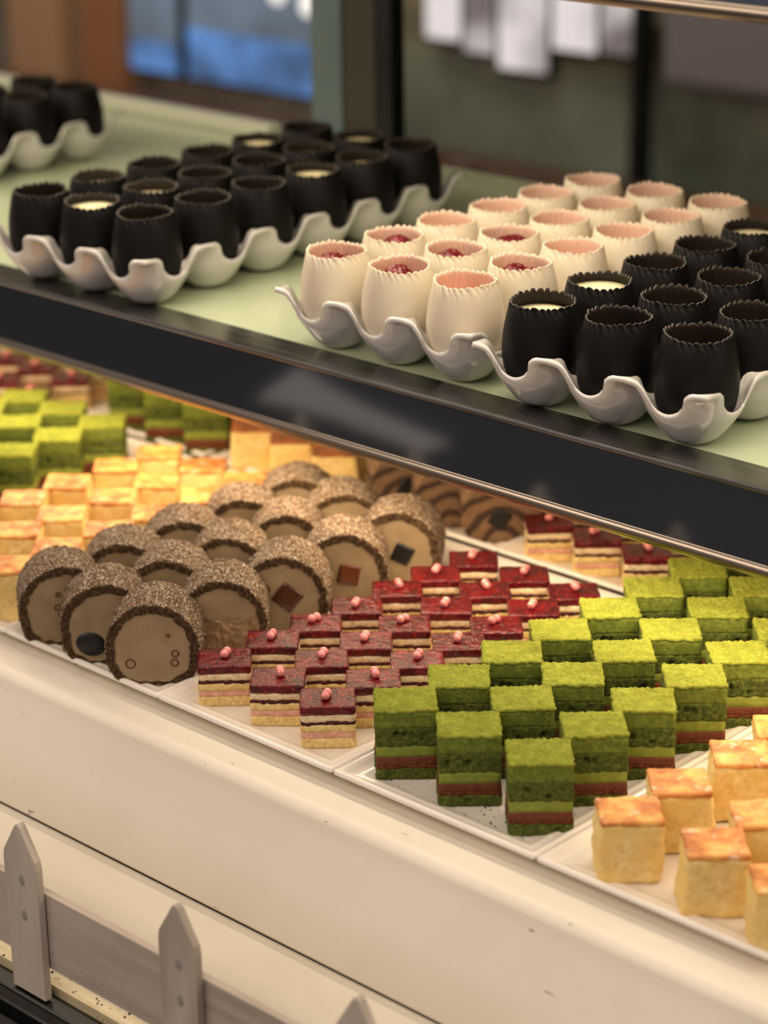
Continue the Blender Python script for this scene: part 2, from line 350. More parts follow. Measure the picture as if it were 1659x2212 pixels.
# ------------------------------------------------------------------ shelves
def shelf(zt, zb, label, glass_mat='glass_shelf'):
    s = empty('glass_shelf', W(-100, 89, zb)); tag(s, label, 'shelf', 'glass shelves of the display case')
    wbox('shelf_panel', XL, XR, 91.3, 132.8, zt - 1.0, zt, glass_mat, s)
    wbox('metal_strip', XL, XR, 88.9, 91.6, zt - .3, zt + .02, 'strip', s, .1)
    wbox('fascia', XL, XR, 88.95, 89.5, zb + .8, zt - .3, 'fascia', s)
    # half-round chrome bar along the lower edge
    vs, fs = [], []; N = 14
    for x in (XL, XR):
        for k in range(N):
            a = 2 * math.pi * k / N; vs.append((x, 89.25 + .5 * math.cos(a), zb + .42 + .46 * math.sin(a)))
    for k in range(N): fs.append((k, (k + 1) % N, N + (k + 1) % N, N + k))
    o = obj('edge_bar', mesh('edge_bar', vs, fs, 'chrome'), s); o.location = -s.location + W(0, 0, 0)
    wbox('shelf_underside', XL, XR, 89.6, 132.5, zb + .3, zt - 1.0, 'underside', s)
    wbox('led_strip', XL, XR, 91.5, 92.6, zb - .1, zb + .3, 'led', s)
    return s
SZ = 16.05
shelf(SZ, 11.3, 'pale green glass shelf with black front edge, carrying the egg trays')
tag(wbox('shelf_rail', XL, -136.5, 131.0, 132.6, SZ, SZ + 1.1, 'white_rail', None, .2), 'pale rail along the rear edge of the shelf, upper left', 'rail')
shelf(43.0, 38.2, 'upper shelf whose lower edge crosses the top right corner')

# ------------------------------------------------------------------ fence of pickets before the case
fence = empty('picket_fence', W(-83.6, 61.6, -9.8)); tag(fence, 'little whitewashed wooden picket fence along the foot of the case', 'fence')
pv = [(-1.3, 0), (1.3, 0), (1.3, 7.5), (1.22, 7.95), (.2, 9.6), (0, 9.75), (-.2, 9.6), (-1.22, 7.95), (-1.3, 7.5)]
def picket_mesh():
    n_ = len(pv); vs = [(x, -.22, z) for x, z in pv] + [(x, .22, z) for x, z in pv]
    fs = [tuple(range(n_)), tuple(range(2 * n_ - 1, n_ - 1, -1))] + [(k, n_ + k, n_ + (k + 1) % n_, (k + 1) % n_) for k in range(n_)]
    return mesh('picket', vs, fs, 'picket', smooth=False)
pm = picket_mesh(); PLUG = sphere('wood_plug', .24, 'plug', 16, 8, sc=(1, .12, 1.35))
for k in range(-3, 4):
    o = obj('picket', pm, fence); o.location = (11.68 * k * CM, 0, 0)
    b = o.modifiers.new('bevel', 'BEVEL'); b.width = .0005; b.segments = 2
    for zz in (6.6, 4.6):
        p_ = obj('wood_plug', PLUG, o, Vector((.1, -.215, zz)) * CM)
wbox('fence_rail', -140, -38, 61.9, 62.35, -8.1, -3.75, 'bar', fence, .06)
# crumbs fallen on the ledge
def crumbs(name, label, mt, spots, r0, r1, seed):
    rnd = random.Random(seed); vs, fs = [], []
    for (x, y, z) in spots:
        r = rnd.uniform(r0, r1); b = len(vs)
        for d in ((1, 0, 0), (-1, 0, 0), (0, 1, 0), (0, -1, 0), (0, 0, 1), (0, 0, -1)):
            q = rnd.uniform(.6, 1.3) * r; vs.append((x + d[0] * q, y + d[1] * q, z + max(0, r * .4) + d[2] * q * .6))
        fs += [tuple(b + k for k in f) for f in ((0, 2, 4), (2, 1, 4), (1, 3, 4), (3, 0, 4), (2, 0, 5), (1, 2, 5), (3, 1, 5), (0, 3, 5))]
    o = obj(name, mesh(name, vs, fs, mt, smooth=False)); o.location = W(0, 0, 0); o['kind'] = 'stuff'
    tag(o, label, 'crumbs'); return o
rnd = random.Random(5)
crumbs('ledge_crumbs', 'dark crumbs scattered on the plywood strip behind the fence', 'dark_crumbs',
       [(rnd.uniform(-92, -66), rnd.uniform(62.35, 63.8), -9.45) for _ in range(110)], .03, .09, 3)

# ------------------------------------------------------------------ plates
def plate_mesh(w, d):
    L = [(-.02, .72, 1), (0.0, .88, 1), (.14, .95, 1), (.32, .92, 1), (.5, .74, 1), (.8, .58, 1), (1.0, .62, 1), (1.15, .6, 1), (1.35, .5, 1), (1.7, .42, 1), (3.2, .40, 1)]
    under = [(1.6, 0.0), (1.3, .02), (.5, .45), (.05, .66)]
    vs, fs = [], []; NC = 6
    def ring(ins, z, cr):
        hw, hd = w / 2 - ins, d / 2 - ins; c = max(.08, cr - ins * .6); out = []
        for (sx, sy, a0) in ((1, 1, 0), (-1, 1, 90), (-1, -1, 180), (1, -1, 270)):
            for k in range(NC):
                a = math.radians(a0 + 90 * k / (NC - 1)); out.append((sx * (hw - c) + c * math.cos(a), sy * (hd - c) + c * math.sin(a), z))
        return out
    rings = [ring(i, z, .2) for i, z in under] + [ring(i, z, .2) for i, z, _ in L]
    n_ = 4 * NC
    for r in rings: vs += r
    for a in range(len(rings) - 1):
        for k in range(n_): fs.append((a * n_ + k, a * n_ + (k + 1) % n_, (a + 1) * n_ + (k + 1) % n_, (a + 1) * n_ + k))
    fs.append(tuple(reversed(range(n_)))); fs.append(tuple((len(rings) - 1) * n_ + k for k in range(n_)))
    return mesh('serving_plate', vs, fs, 'plate')
PM = plate_mesh(13.3, 27.8)
PLZ = 0.40
def plate(xc, yc, label):
    o = obj('serving_plate', PM); o.location = W(xc, yc, 0.02); tag(o, label, 'plate', 'white rectangular serving plates'); return o
FY, BY = 88.55, 117.1
for xc, t in ((-54.5, 'holding sponge cubes at the right front'), (-67.9, 'holding the front green tea cakes'), (-81.3, 'holding the front raspberry squares'),
              (-94.6, 'holding the dusted chocolate roll slices'), (-107.95, 'holding yellow sponge cubes left of the rolls'), (-121.9, 'holding green tea cakes at far left'), (-135.4, 'holding raspberry squares at far left')):
    plate(xc, FY, 'white rectangular serving plate ' + t)
for xc, t in ((-67.9, 'behind the front green tea cakes'), (-81.3, 'behind the front raspberry squares'), (-94.6, 'holding the swirled rolls at the back'),
              (-107.95, 'holding browned sponge cubes at the back'), (-121.9, 'holding dark green tea cakes at the back'), (-135.4, 'holding raspberry squares at the far left rear')):
    plate(xc, BY, 'white rectangular serving plate ' + t)

# ------------------------------------------------------------------ cakes
ORD = ['front', 'second', 'third', 'fourth', 'fifth', 'sixth', 'seventh', 'eighth']
FILE = ['left', 'middle', 'right']
rr = random.Random(11)
def proto_matcha(v):
    root = empty('green_tea_cake', (0, 0, 0)); w, d = 3.15, 2.75; q = random.Random(40 + v)
    hl = [(q.uniform(-1.2, 1.2), q.uniform(2.15, 2.6), q.uniform(.13, .24), .3) for _ in range(2)]
    obj('sponge_base', gridbox('sponge_base', w * 1.01, d * 1.01, 0, .66, 22, 16, 5, 'matcha_sponge', .09, .07, 2.5, v, [(q.uniform(-1, 1), .3, .25, .2)]), root)
    obj('crumble_layer', gridbox('crumble_layer', w * .995, d * .995, .60, .86, 22, 14, 2, 'choc_crumb', .05, .06, 3, v + 5), root)
    obj('chocolate_layer', gridbox('chocolate_layer', w * .99, d * .99, .80, 1.30, 12, 10, 3, 'choc_mousse', .05, .015, 2, v + 9), root)
    obj('cream_layer', gridbox('cream_layer', w * .985, d * .985, 1.27, 1.92, 12, 10, 3, 'matcha_cream', .05, .02, 1.5, v + 12), root)
    obj('sponge_layer', gridbox('sponge_layer', w, d, 1.88, 2.92, 34, 16, 10, 'matcha_sponge', .06, .05, 3.2, v + 17, hl), root)
    obj('mousse_layer', gridbox('mousse_layer', w * .99, d * .99, 2.86, 3.76, 14, 12, 5, 'matcha_mousse', .05, .03, 2, v + 23), root)
    obj('powder_topping', gridbox('powder_topping', w * 1.01, d * 1.01, 3.72, 3.92, 46, 42, 3, 'powder', .09, .085, 5.0, v + 31), root)
    return root
def proto_rasp(v):
    root = empty('raspberry_cake', (0, 0, 0)); w, d = 2.88, 2.4
    obj('sponge_base', gridbox('sponge_base', w, d, 0, .62, 18, 14, 4, 'yellow_sponge', .07, .05, 3, v), root)
    obj('pink_cream', gridbox('pink_cream', w * .985, d * .985, .58, .99, 14, 10, 3, 'pink_cream', .05, .03, 2, v + 4), root)
    obj('middle_sponge', gridbox('middle_sponge', w, d, .95, 1.38, 18, 12, 3, 'yellow_sponge', .05, .05, 3, v + 8), root)
    obj('jam_layer', gridbox('jam_layer', w * .99, d * .99, 1.33, 1.58, 20, 12, 2, 'jam', .04, .05, 4, v + 11), root)
    obj('top_sponge', gridbox('top_sponge', w * .995, d * .995, 1.53, 1.96, 18, 14, 3, 'pale_sponge', .06, .05, 3, v + 14), root)
    obj('raspberry_glaze', gridbox('raspberry_glaze', w * 1.02, d * 1.02, 1.92, 2.42, 22, 18, 5, 'glaze', .10, .035, 1.6, v + 19), root)
    q = random.Random(v); x, y = q.uniform(-.12, .1), q.uniform(-.1, .25)
    a = q.uniform(-.3, 1.3)
    for s in (-1, 1): obj('sugar_pearl', sphere('sugar_pearl', .245, 'pearl'), root, Vector((x + s * .15 * math.sin(a) * 1.2, y + s * .21 * math.cos(a), 2.40 + .22)) * CM)
    return root
def sponge_shape(v):
    q = random.Random(v); k1 = q.uniform(-.12, .12); k2 = q.uniform(-.08, .08)
    def f(p, cz): 
        z = (p.z + cz) / 2.9; return Vector((p.x * (1 + .05 * math.sin(z * 3 + v)) + k1 * z, p.y * (1 + .04 * math.cos(z * 4 + v)) + k2 * z, p.z))
    return f
def proto_sponge(v, dark=False, h=3.1):
    root = empty('sponge_cube', (0, 0, 0)); w, d = 2.98, 2.6; f = sponge_shape(v)
    obj('sponge_body', gridbox('sponge_body', w, d, 0, h, 24, 20, 16, 'castella', .22, .09, 1.3, v, extra=f), root)
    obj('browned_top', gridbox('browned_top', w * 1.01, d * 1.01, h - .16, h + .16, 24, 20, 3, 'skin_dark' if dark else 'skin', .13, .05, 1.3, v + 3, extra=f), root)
    return root
def roll_mesh(v, R=2.6, L=1.75, t=.46, flat=2.35):
    N, vs, fs, ix = 110, [], [], []; s = v * 5.1
    prof = [(R - t, -L + .02)] + [(R - t + t * k / 4, -L) for k in range(1, 4)] + [(R - .05, -L + .03)] + [(R, -L + .08 + (2 * L - .16) * k / 16) for k in range(17)] + [(R - .05, L - .03), (R - t, L)]
    P = len(prof)
    for i in range(N):
        a = 2 * math.pi * i / N; ca, sa = abs(math.cos(a)), abs(math.sin(a)); lo = (ca ** 2.7 + sa ** 2.7) ** (-1 / 2.7) if math.sin(a) < 0 else 1
        for k, (r, y) in enumerate(prof):
            r *= lo
            if k < 2: r -= .22 * abs(nz((math.cos(a) * 2, math.sin(a) * 2, 0), 1.6, s + 5)) * (1.6 if sa > .5 and math.sin(a) < 0 else 1)
            p = Vector((r * math.cos(a), y, r * math.sin(a))); edge = 0.25 if k == 0 else 1
            dd = (.08 * nz(p, 2.2, s) + .07 * nz(p, 6, s) + .08 * nz(p, 13, s))
            if k in (0,): dd *= 1.0
            rr_ = r + dd * (1 if k > 3 else .9); yy = y + (.06 * nz(p, 9, s + 4) if k < 5 else 0)
            z = rr_ * math.sin(a); x = rr_ * math.cos(a)
            if z < -flat + (R - r) * .5: z = -flat + (R - r) * .5 + .04 * nz(p, 6, s)
            vs.append((x, yy, z))
    for i in range(N):
        for k in range(P - 1):
            a, b = i * P, ((i + 1) % N) * P
            fs.append((a + k, b + k, b + k + 1, a + k + 1)); ix.append(1 if k < 4 else 0)
    return vs, fs, ix, R - t, L, flat
def proto_roll(v, fruit=None, rings=(), torn=False, swirl=False):
    root = empty('chocolate_roll_slice', (0, 0, 0)); vs, fs, ix, ri, L, flat = roll_mesh(v)
    c = 2.35; vs = [(x, y, z + c) for x, y, z in vs]
    obj('sponge_crust', mesh('sponge_crust', vs, fs, ['swirl', 'swirl'] if swirl else ['crust_out', 'crust_in'], ix), root)
    N, K = 72, 14; dv, df, dx = [], [], []; s = v * 3.3
    for sd in (-1, 1):
        b = len(dv); dv.append((0, sd * (L - .07), c))
        for k in range(1, K + 1):
            for i in range(N):
                a = 2 * math.pi * i / N; lo = (abs(math.cos(a)) ** 2.7 + abs(math.sin(a)) ** 2.7) ** (-1 / 2.7) if math.sin(a) < 0 else 1; r = lo * (ri + .1) * k / K; x, z = r * math.cos(a), r * math.sin(a); z = max(z, -flat + .3)
                y = sd * (L - .07) + .02 * nz((x, 0, z), 1.5, s)
                if torn and sd < 0 and z < .25: y += .16 * nz((x, 0, z), 3.2, s) + .10 * nz((x, 0, z), 8, s) + .06
                dv.append((x, y, z + c))
        for i in range(N):
            j = (i + 1) % N; f = (b, b + 1 + i, b + 1 + j); df.append(f if sd < 0 else f[::-1]); dx.append(0)
            for k in range(K - 1):
                p, q_ = b + 1 + k * N, b + 1 + (k + 1) * N; f = (p + i, q_ + i, q_ + j, p + j); df.append(f if sd < 0 else f[::-1])
                dx.append(1 if torn and sd < 0 and dv[q_ + i][2] - c < .1 else 0)
    obj('cream_filling', mesh('cream_filling', dv, df, ['swirl' if swirl else 'cream_brown', 'torn'], dx), root)
    if fruit:
        mt, x, z, w, rot, kind = fruit
        if kind == 'sq':
            me = gridbox('fruit_jelly', w, w, -.12, .12, 8, 8, 2, mt, .08, .03, 3, v)
            o = obj('fruit_jelly', me, root, Vector((x, -(L - .07), c + z)) * CM); o.rotation_euler = (math.pi / 2, math.radians(rot), 0)
        else:
            o = obj('fruit_jelly', sphere('fruit_jelly', w / 2, mt, sc=(1, .16, .82)), root, Vector((x, -(L - .07), c + z)) * CM); o.rotation_euler = (0, math.radians(rot), 0)
    for (x, z, r) in rings:
        tv, tf = [], []; A, B = 18, 6
        for i in range(A):
            for j in range(B):
                a, b2 = 2 * math.pi * i / A, 2 * math.pi * j / B; q_ = r + .05 * math.cos(b2); tv.append((x + q_ * math.cos(a), -(L - .06) + .03 * math.sin(b2), c + z + q_ * math.sin(a)))
        for i in range(A):
            for j in range(B): tf.append((i * B + j, ((i + 1) % A) * B + j, ((i + 1) % A) * B + (j + 1) % B, i * B + (j + 1) % B))
        obj('caramel_ring', mesh('caramel_ring', tv, tf, 'ring'), root)
    return root
used = {}
def place(key, maker, x, y, z, label, cat, group, rz=None, jit=.1):
    loc = W(x + rr.uniform(-jit, jit), y + rr.uniform(-jit, jit), z); a = YAW + math.radians(rr.uniform(-2.2, 2.2)) if rz is None else rz
    if key not in used: used[key] = maker(); o = used[key]; o.location = loc; o.rotation_euler.z = a
    else: o = dup(used[key], loc, a)
    tag(o, label, cat, group); return o

PZ = .43
gm = 'green tea cakes on the front plate'
for j in range(7):
    for i, x in enumerate((-72.6, -68.3, -63.7)):
        x += .11 * j; y = 78.05 + 4.02 * j; v = (i * 3 + j * 2) % 4
        place(('m', v), lambda v=v: proto_matcha(v), x, y, PZ, f'green tea cake with powdered top, {FILE[i]} file, {ORD[j]} row, front plate', 'cake', gm)
for j in range(3):
    for i, x in enumerate((-72.0, -67.8, -63.5)):
        v = (i + j) % 4
        place(('m', v), None, x, 106.5 + 4.1 * j, PZ, f'shaded green tea cake under the shelf, {FILE[i]} file, {ORD[j]} row, plate behind', 'cake', 'green tea cakes on the plate behind')
for j in range(7):
    for i, x in enumerate((-127.1, -122.8, -118.5)):
        y = 77.2 + 3.95 * j
        if not 2 <= j <= 5: continue
        v = (i + 2 * j) % 4
        place(('m', v), None, x, y, PZ, f'far left green tea cake, {FILE[i]} file, {ORD[j]} row, beyond the sponge cubes', 'cake', 'green tea cakes at far left')
for j in range(3):
    for i, x in enumerate((-124.6, -120.6, -116.6)):
        v = (i + 2 * j) % 4
        place(('m', v), None, x, 104.9 + 4.1 * j, PZ, f'dark green tea cake at rear left, {FILE[i]} file, {ORD[j]} row', 'cake', 'green tea cakes at the rear left')
for j in range(7):
    for i, x in enumerate((-85.6, -81.8, -77.95)):
        x += .1 * j; v = (i * 2 + j * 3) % 5
        place(('r', v), lambda v=v: proto_rasp(v), x, 77.8 + 3.3 * j, PZ, f'raspberry glazed square with two pink pearls, {FILE[i]} file, {ORD[j]} row, front plate', 'cake', 'raspberry squares on the front plate', jit=.12)
for j in range(4):
    for i, x in enumerate((-85.5, -81.9, -77.9)):
        v = (i + j * 2) % 5
        place(('r', v), None, x, 105.4 + 3.4 * j, PZ, f'shaded raspberry square, {FILE[i]} file, {ORD[j]} row, plate under the shelf', 'cake', 'raspberry squares on the rear plate')
for j in range(3, 8):
    for i, x in enumerate((-139.5, -135.5, -131.5)):
        v = (i + j) % 5
        place(('r', v), None, x, 78 + 3.3 * j, PZ, f'far left raspberry square, {FILE[i]} file, {ORD[j]} row', 'cake', 'raspberry squares at far left')
for j in range(3):
    for i, x in enumerate((-139.6, -135.8, -131.9)):
        v = (i + j) % 5
        place(('r', v), None, x, 105.0 + 3.4 * j, PZ, f'dim raspberry square at the far left rear, {FILE[i]} file, {ORD[j]} row', 'cake', 'raspberry squares at the far left rear')
for j in range(5):
    for i, x in enumerate((-57.7, -53.0, -48.9)):
        v = (i * 2 + j) % 4
        x += .17 * j; y = 77.1 + 4.1 * j - (.2 if i == 2 else 0)
        place(('s', v), lambda v=v: proto_sponge(v), x, y, PZ, f'yellow sponge cube with browned top, {FILE[i]} file, {ORD[j]} row, right plate', 'cake', 'sponge cubes on the right plate', jit=.18)
for j in range(6):
    for i, x in enumerate((-112.2, -108.0, -103.8)):
        v = (i + j * 3) % 4
        place(('s', v), None, x, 77.0 + 3.92 * j, PZ, f'yellow sponge cube left of the rolls, {FILE[i]} file, {ORD[j]} row', 'cake', 'sponge cubes left of the rolls')
for j in range(3):
    for i, x in enumerate((-111.3, -107.4, -103.6)):
        v = (i + j) % 2
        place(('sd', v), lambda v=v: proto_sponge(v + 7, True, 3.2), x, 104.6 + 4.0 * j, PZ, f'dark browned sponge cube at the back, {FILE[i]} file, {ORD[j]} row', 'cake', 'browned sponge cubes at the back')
# roll slices: (file, row) -> what its cut face shows
FR = {(0, 0): (None, ((-.3, .9, .12), (-.35, .1, .17), (-.2, -.35, .13)), False, 'cut face with small rings'),
      (1, 0): (('jelly_black', -.9, -1.0, 1.75, 25, 'round'), ((.6, .2, .06),), False, 'black jelly blob in its face'),
      (2, 0): (None, ((-1.25, -.95, .26), (1.25, -.35, .19), (1.2, -.9, .2), (.9, .75, .08)), False, 'smooth face and small rings'),
      (2, 1): (None, (), True, 'torn lower face'),
      (2, 2): (('jelly_brown', .25, .1, 1.4, 38, 'sq'), ((-1.0, .55, .22),), False, 'brown diamond of jelly'),
      (2, 3): (('jelly_amber', .25, .0, 1.25, 12, 'sq'), ((-1.0, .55, .2),), False, 'amber jelly in its face'),
      (2, 4): (('jelly_black', .3, -.1, 1.2, 25, 'sq'), (), False, 'black diamond of jelly')}
for j in range(5):
    for i, x in enumerate((-99.0, -95.1, -90.85)):
        fr, rg, torn, txt = FR.get((i, j), (None, (), False, 'plain cream face'))
        x += (-.1, 0, .15)[i] * j * .5 + (.3 if i == 2 and j else 0)
        rz = YAW + math.radians([10, 5, -1][i] + [0, 2, -3, 1, -6][j]) if j == 0 or i == 2 else YAW + math.radians(rr.uniform(-3, 5))
        place(('roll', i, j), lambda: proto_roll(i * 5 + j, fr, rg, torn), x, 77.25 + 4.85 * j, PZ - .02,
              f'sugar dusted chocolate roll slice, {txt}, {FILE[i]} file, {ORD[j]} row', 'cake', 'dusted chocolate roll slices', rz=rz, jit=.08)
for j in range(3):
    for i, x in enumerate((-98.6, -94.4, -90.2)):
        k = (i + j) % 2
        place(('swirl', k), lambda k=k: proto_roll(60 + k, ('jelly_black', -.2, -.6, 1.2, 30, 'sq') if k == 0 else ('jelly_black', .6, -.2, .7, 10, 'round'), (), False, True), x, 106.3 + 4.9 * j, PZ - .02,
              f'swirled brown roll slice under the shelf, {FILE[i]} file, {ORD[j]} row', 'cake', 'swirled roll slices on the rear plate', rz=YAW + math.radians(rr.uniform(-4, 12)))
rnd = random.Random(9)
sp = []
for (x0, x1, y0, y1, k) in ((-74, -62, 75.8, 103, 420), (-74, -73.2, 75.6, 80, 60)):
    for _ in range(k): sp.append((rnd.uniform(x0, x1), rnd.uniform(y0, y1) if rnd.random() < .5 else y0 + rnd.random() ** 2 * 12, .43))
crumbs('green_tea_crumbs', 'green tea crumbs scattered around the cakes on the front plate', 'crumbs', sp, .02, .085, 4)

# ------------------------------------------------------------------ egg trays and eggshell cups
PX = 4.9
def tray_mesh():
    tab = [(0, .26), (.8, .30), (1.4, .64), (1.9, 1.25), (2.2, 1.68), (2.42, 2.0), (2.6, 2.42), (2.72, 3.05), (2.82, 3.3), (3.0, 3.42), (3.5, 3.46)]
    rs, zs = zip(*tab); K = 20; nx, ny = 3 * K, 6 * K
    def h(u, v):
        du, dv = (u + .5) % 1 - .5, (v + .5) % 1 - .5
        if abs(u - 2.5) < 1e-6 or abs(u + .5) < 1e-6: du = .5
        if abs(v - 5.5) < 1e-6 or abs(v + .5) < 1e-6: dv = .5
        return float(np.interp(math.hypot(du, dv) * PX, rs, zs))
    vs, fs = [], []
    for layer in (0, 1):
        for i in range(nx + 1):
            for j in range(ny + 1):
                u, v = -.5 + i / K, -.5 + j / K; z = h(u, v); e = 0
                ox = oy = 0
                eu = max(0, 1 - min(i, nx - i) / 2); ev = max(0, 1 - min(j, ny - j) / 2)
                if z > 2.9:
                    ox = eu * (.12 if u > 1 else -.12); oy = ev * (.22 if v > 3 else -.22)
                z += .12 * min(1, eu + ev) * (1 if z > 2.9 else 0)
                if layer == 0:
                    vs.append((u * PX + ox, v * PX + oy, z))
                else:
                    vs.append((u * PX + ox * 1.3, v * PX + oy * 1.3, max(0, z - .27)))
    S = (nx + 1) * (ny + 1); I = lambda L, i, j: L * S + i * (ny + 1) + j
    for i in range(nx):
        for j in range(ny):
            fs.append((I(0, i, j), I(0, i + 1, j), I(0, i + 1, j + 1), I(0, i, j + 1)))
            fs.append((I(1, i, j), I(1, i, j + 1), I(1, i + 1, j + 1), I(1, i + 1, j)))
    for i in range(nx):
        fs.append((I(1, i, 0), I(1, i + 1, 0), I(0, i + 1, 0), I(0, i, 0))); fs.append((I(0, i, ny), I(0, i + 1, ny), I(1, i + 1, ny), I(1, i, ny)))
    for j in range(ny):
        fs.append((I(0, 0, j), I(0, 0, j + 1), I(1, 0, j + 1), I(1, 0, j))); fs.append((I(1, nx, j), I(1, nx, j + 1), I(0, nx, j + 1), I(0, nx, j)))
    return mesh('egg_tray', vs, fs, 'porcelain')
TM = tray_mesh()
def shell_mesh(v, mats):
    q = random.Random(v * 13 + 1); N = 216
    prof = [(0, 0), (.03, .5), (.15, 1.0), (.45, 1.47), (.9, 1.80), (1.5, 2.04), (2.2, 2.17), (3.0, 2.19), (3.8, 2.09), (4.4, 1.97), (5.3, 1.76)]
    pz, pr = zip(*prof); nt = q.choice([27, 28, 29]); b = [i + q.uniform(-.3, .3) for i in range(nt)]; amp = [q.uniform(.7, 1.15) for _ in range(nt)]
    edges = [x * 2 * math.pi / nt for x in b]
    def saw(a):
        a = (a - edges[0]) % (2 * math.pi)
        for i in range(nt):
            e0 = edges[i] - edges[0]; e1 = (edges[i + 1] - edges[0]) if i < nt - 1 else 2 * math.pi
            if a <= e1:
                u = (a - e0) / (e1 - e0); return amp[i] * max(0, math.sin(math.pi * u ** .8)) ** .55
        return 0
    tabl = [saw(2 * math.pi * k / 1440) for k in range(1440)]
    sw = lambda a: tabl[int(a / (2 * math.pi) * 1440) % 1440]
    T = [.02, .06, .12, .2, .3, .42, .54, .66, .76, .84, .88, .915, .94, .96, .98, .993, 1.0]
    vs, fs, ix = [(0, 0, 0)], [], []
    K = len(T)
    for i in range(N):
        a = 2 * math.pi * i / N; s = sw(a); top = 5.14 + .21 * s + .05 * math.sin(2 * a + v)
        for t in T:
            z = t * top; cut = max(0, 1 - (top - z) / .55)
            r = float(np.interp(z, pz, pr)) - .19 * cut * (1 - min(1, sw(a - .38 * (top - z)))) + .02 * cut
            vs.append((r * math.cos(a), r * math.sin(a), z))
        for t in (1.0, .97, .85, .6, .3):
            z = t * top; r = float(np.interp(z, pz, pr)) - (.07 if t == 1.0 else .15) - .15 * (1 - min(1, s)) * max(0, 1 - (top - z) / .4)
            vs.append((r * math.cos(a), r * math.sin(a), z + (.0 if t > .9 else .1)))
    P = K + 5
    for i in range(N):
        a, c = 1 + i * P, 1 + ((i + 1) % N) * P
        fs.append((0, c, a)); ix.append(0)
        for k in range(P - 1):
            fs.append((a + k, c + k, c + k + 1, a + k + 1)); ix.append(0 if k < K - 1 else (2 if k < K else 1))
    return mesh('eggshell', vs, fs, mats, ix)
SH = {('w', v): shell_mesh(v, ['ivory', 'ivory_in', 'ivory']) for v in range(3)}
SH.update({('b', v): shell_mesh(v + 5, ['black', 'black_in', 'black_lip']) for v in range(3)})
def disc(name, r, z, mt, dome=.0):
    vs, fs = [(0, 0, z + dome)], []; N = 40
    for rr_, dz in ((r * .6, dome * .7), (r, 0)):
        for i in range(N): a = 2 * math.pi * i / N; vs.append((rr_ * math.cos(a), rr_ * math.sin(a), z + dz))
    b = len(vs); 
    for i in range(N): a = 2 * math.pi * i / N; vs.append((r * .86 * math.cos(a), r * .86 * math.sin(a), z - .8))
    for i in range(N):
        j = (i + 1) % N; fs.append((0, 1 + i, 1 + j)); fs.append((1 + i, 1 + N + i, 1 + N + j, 1 + j)); fs.append((1 + N + i, b + i, b + j, 1 + N + j))
    fs.append(tuple(b + i for i in range(N - 1, -1, -1)))
    return mesh(name, vs, fs, mt)
D_PINK = disc('mousse_filling', 1.95, 2.9, 'pink_mousse', .08); D_CREAM = disc('cream_filling', 1.80, 4.72, 'white_cream', .02)
D_CREAM_LOW = disc('cream_filling', 1.84, 4.5, 'white_cream', .02)
D_DARK = disc('dark_filling', 1.94, 3.3, 'dark_mousse', .05)
def berry_mesh():
    vs, fs = [], []; me = sphere('b', .80, 'raspberry', 28, 18, sc=(1, 1, .8)); V_ = [tuple(c / CM for c in v.co) for v in me.vertices]
    F_ = [tuple(p.vertices) for p in me.polygons]; out = []
    for v in V_:
        p = Vector(v); k = 1 + .13 * math.cos(p.x * 17 + p.z * 4) * math.cos(p.y * 17) + .12 * nz(p, 3, 2); out.append(tuple(p * k))
    return mesh('raspberry', out, F_, 'raspberry')
BM = berry_mesh()
protos = {}
def cup(kind, v, fill, berry, loc, rz, label, group):
    key = (kind, v, fill, berry); Q = Matrix.Rotation(math.radians(rr.uniform(1.4, 3.3)), 3, right) @ Matrix.Rotation(rz, 3, 'Z')
    if key not in protos:
        r = empty('eggshell_cup', loc, rz); obj('eggshell', SH[(kind, v)], r)
        obj('filling', {'pink': D_PINK, 'cream': D_CREAM, 'low': D_CREAM_LOW, 'dark': D_DARK}[fill], r)
        if berry: obj('raspberry', BM, r, Vector((.15, .3, 4.48)) * CM); o = obj('raspberry', BM, r, Vector((-.5, -.4, 4.3)) * CM, 1.3)
        protos[key] = r
    else: r = dup(protos[key], loc, rz)
    r.rotation_euler = Q.to_euler(); return tag(r, label, 'dessert cup', group)
def egg_tray(x0, y0, rot, sy, kind, creams, berries, tlabel, where, group, cols=range(3), rows=range(6)):
    t = obj('egg_tray', TM); t.location = W(x0, y0, SZ + .04); t.rotation_euler.z = rot; t.scale = (1, sy, 1)
    tag(t, tlabel, 'egg tray', 'white porcelain egg trays')
    for j in rows:
        for i in cols:
            u, w = i * PX, j * PX * sy
            x = x0 + u * math.cos(rot) - w * math.sin(rot); y = y0 + u * math.sin(rot) + w * math.cos(rot)
            v = rr.randrange(3); c = creams.get((i, j)); b = (i, j) in berries
            fill = c if c else ('pink' if kind == 'w' else 'dark')
            look = ('ivory eggshell cup with raspberries' if b else 'ivory eggshell cup with pink inside') if kind == 'w' else ('black eggshell cup with white cream' if c else 'black eggshell cup with dark inside')
            cup(kind, v, fill, b, W(x + rr.uniform(-.05, .05), y + rr.uniform(-.05, .05), SZ + .55), rr.uniform(0, 6.28),
                f'{look}, {FILE[i]} file, {ORD[j]} row, {where}', group)
egg_tray(-91.15, 92.7, 0.0, .965, 'w', {}, {(0, 0), (1, 0), (0, 1), (2, 1), (1, 2), (1, 1)}, 'white porcelain egg tray holding the ivory eggshell cups', 'middle tray', 'ivory eggshell cups')
egg_tray(-75.35, 92.1, math.radians(1.6), 1.035, 'b', {(0, 0): 'low', (0, 1): 'cream', (0, 4): 'cream'}, set(), 'white porcelain egg tray of black cups right of the ivory cups', 'right tray', 'black eggshell cups on the right tray')
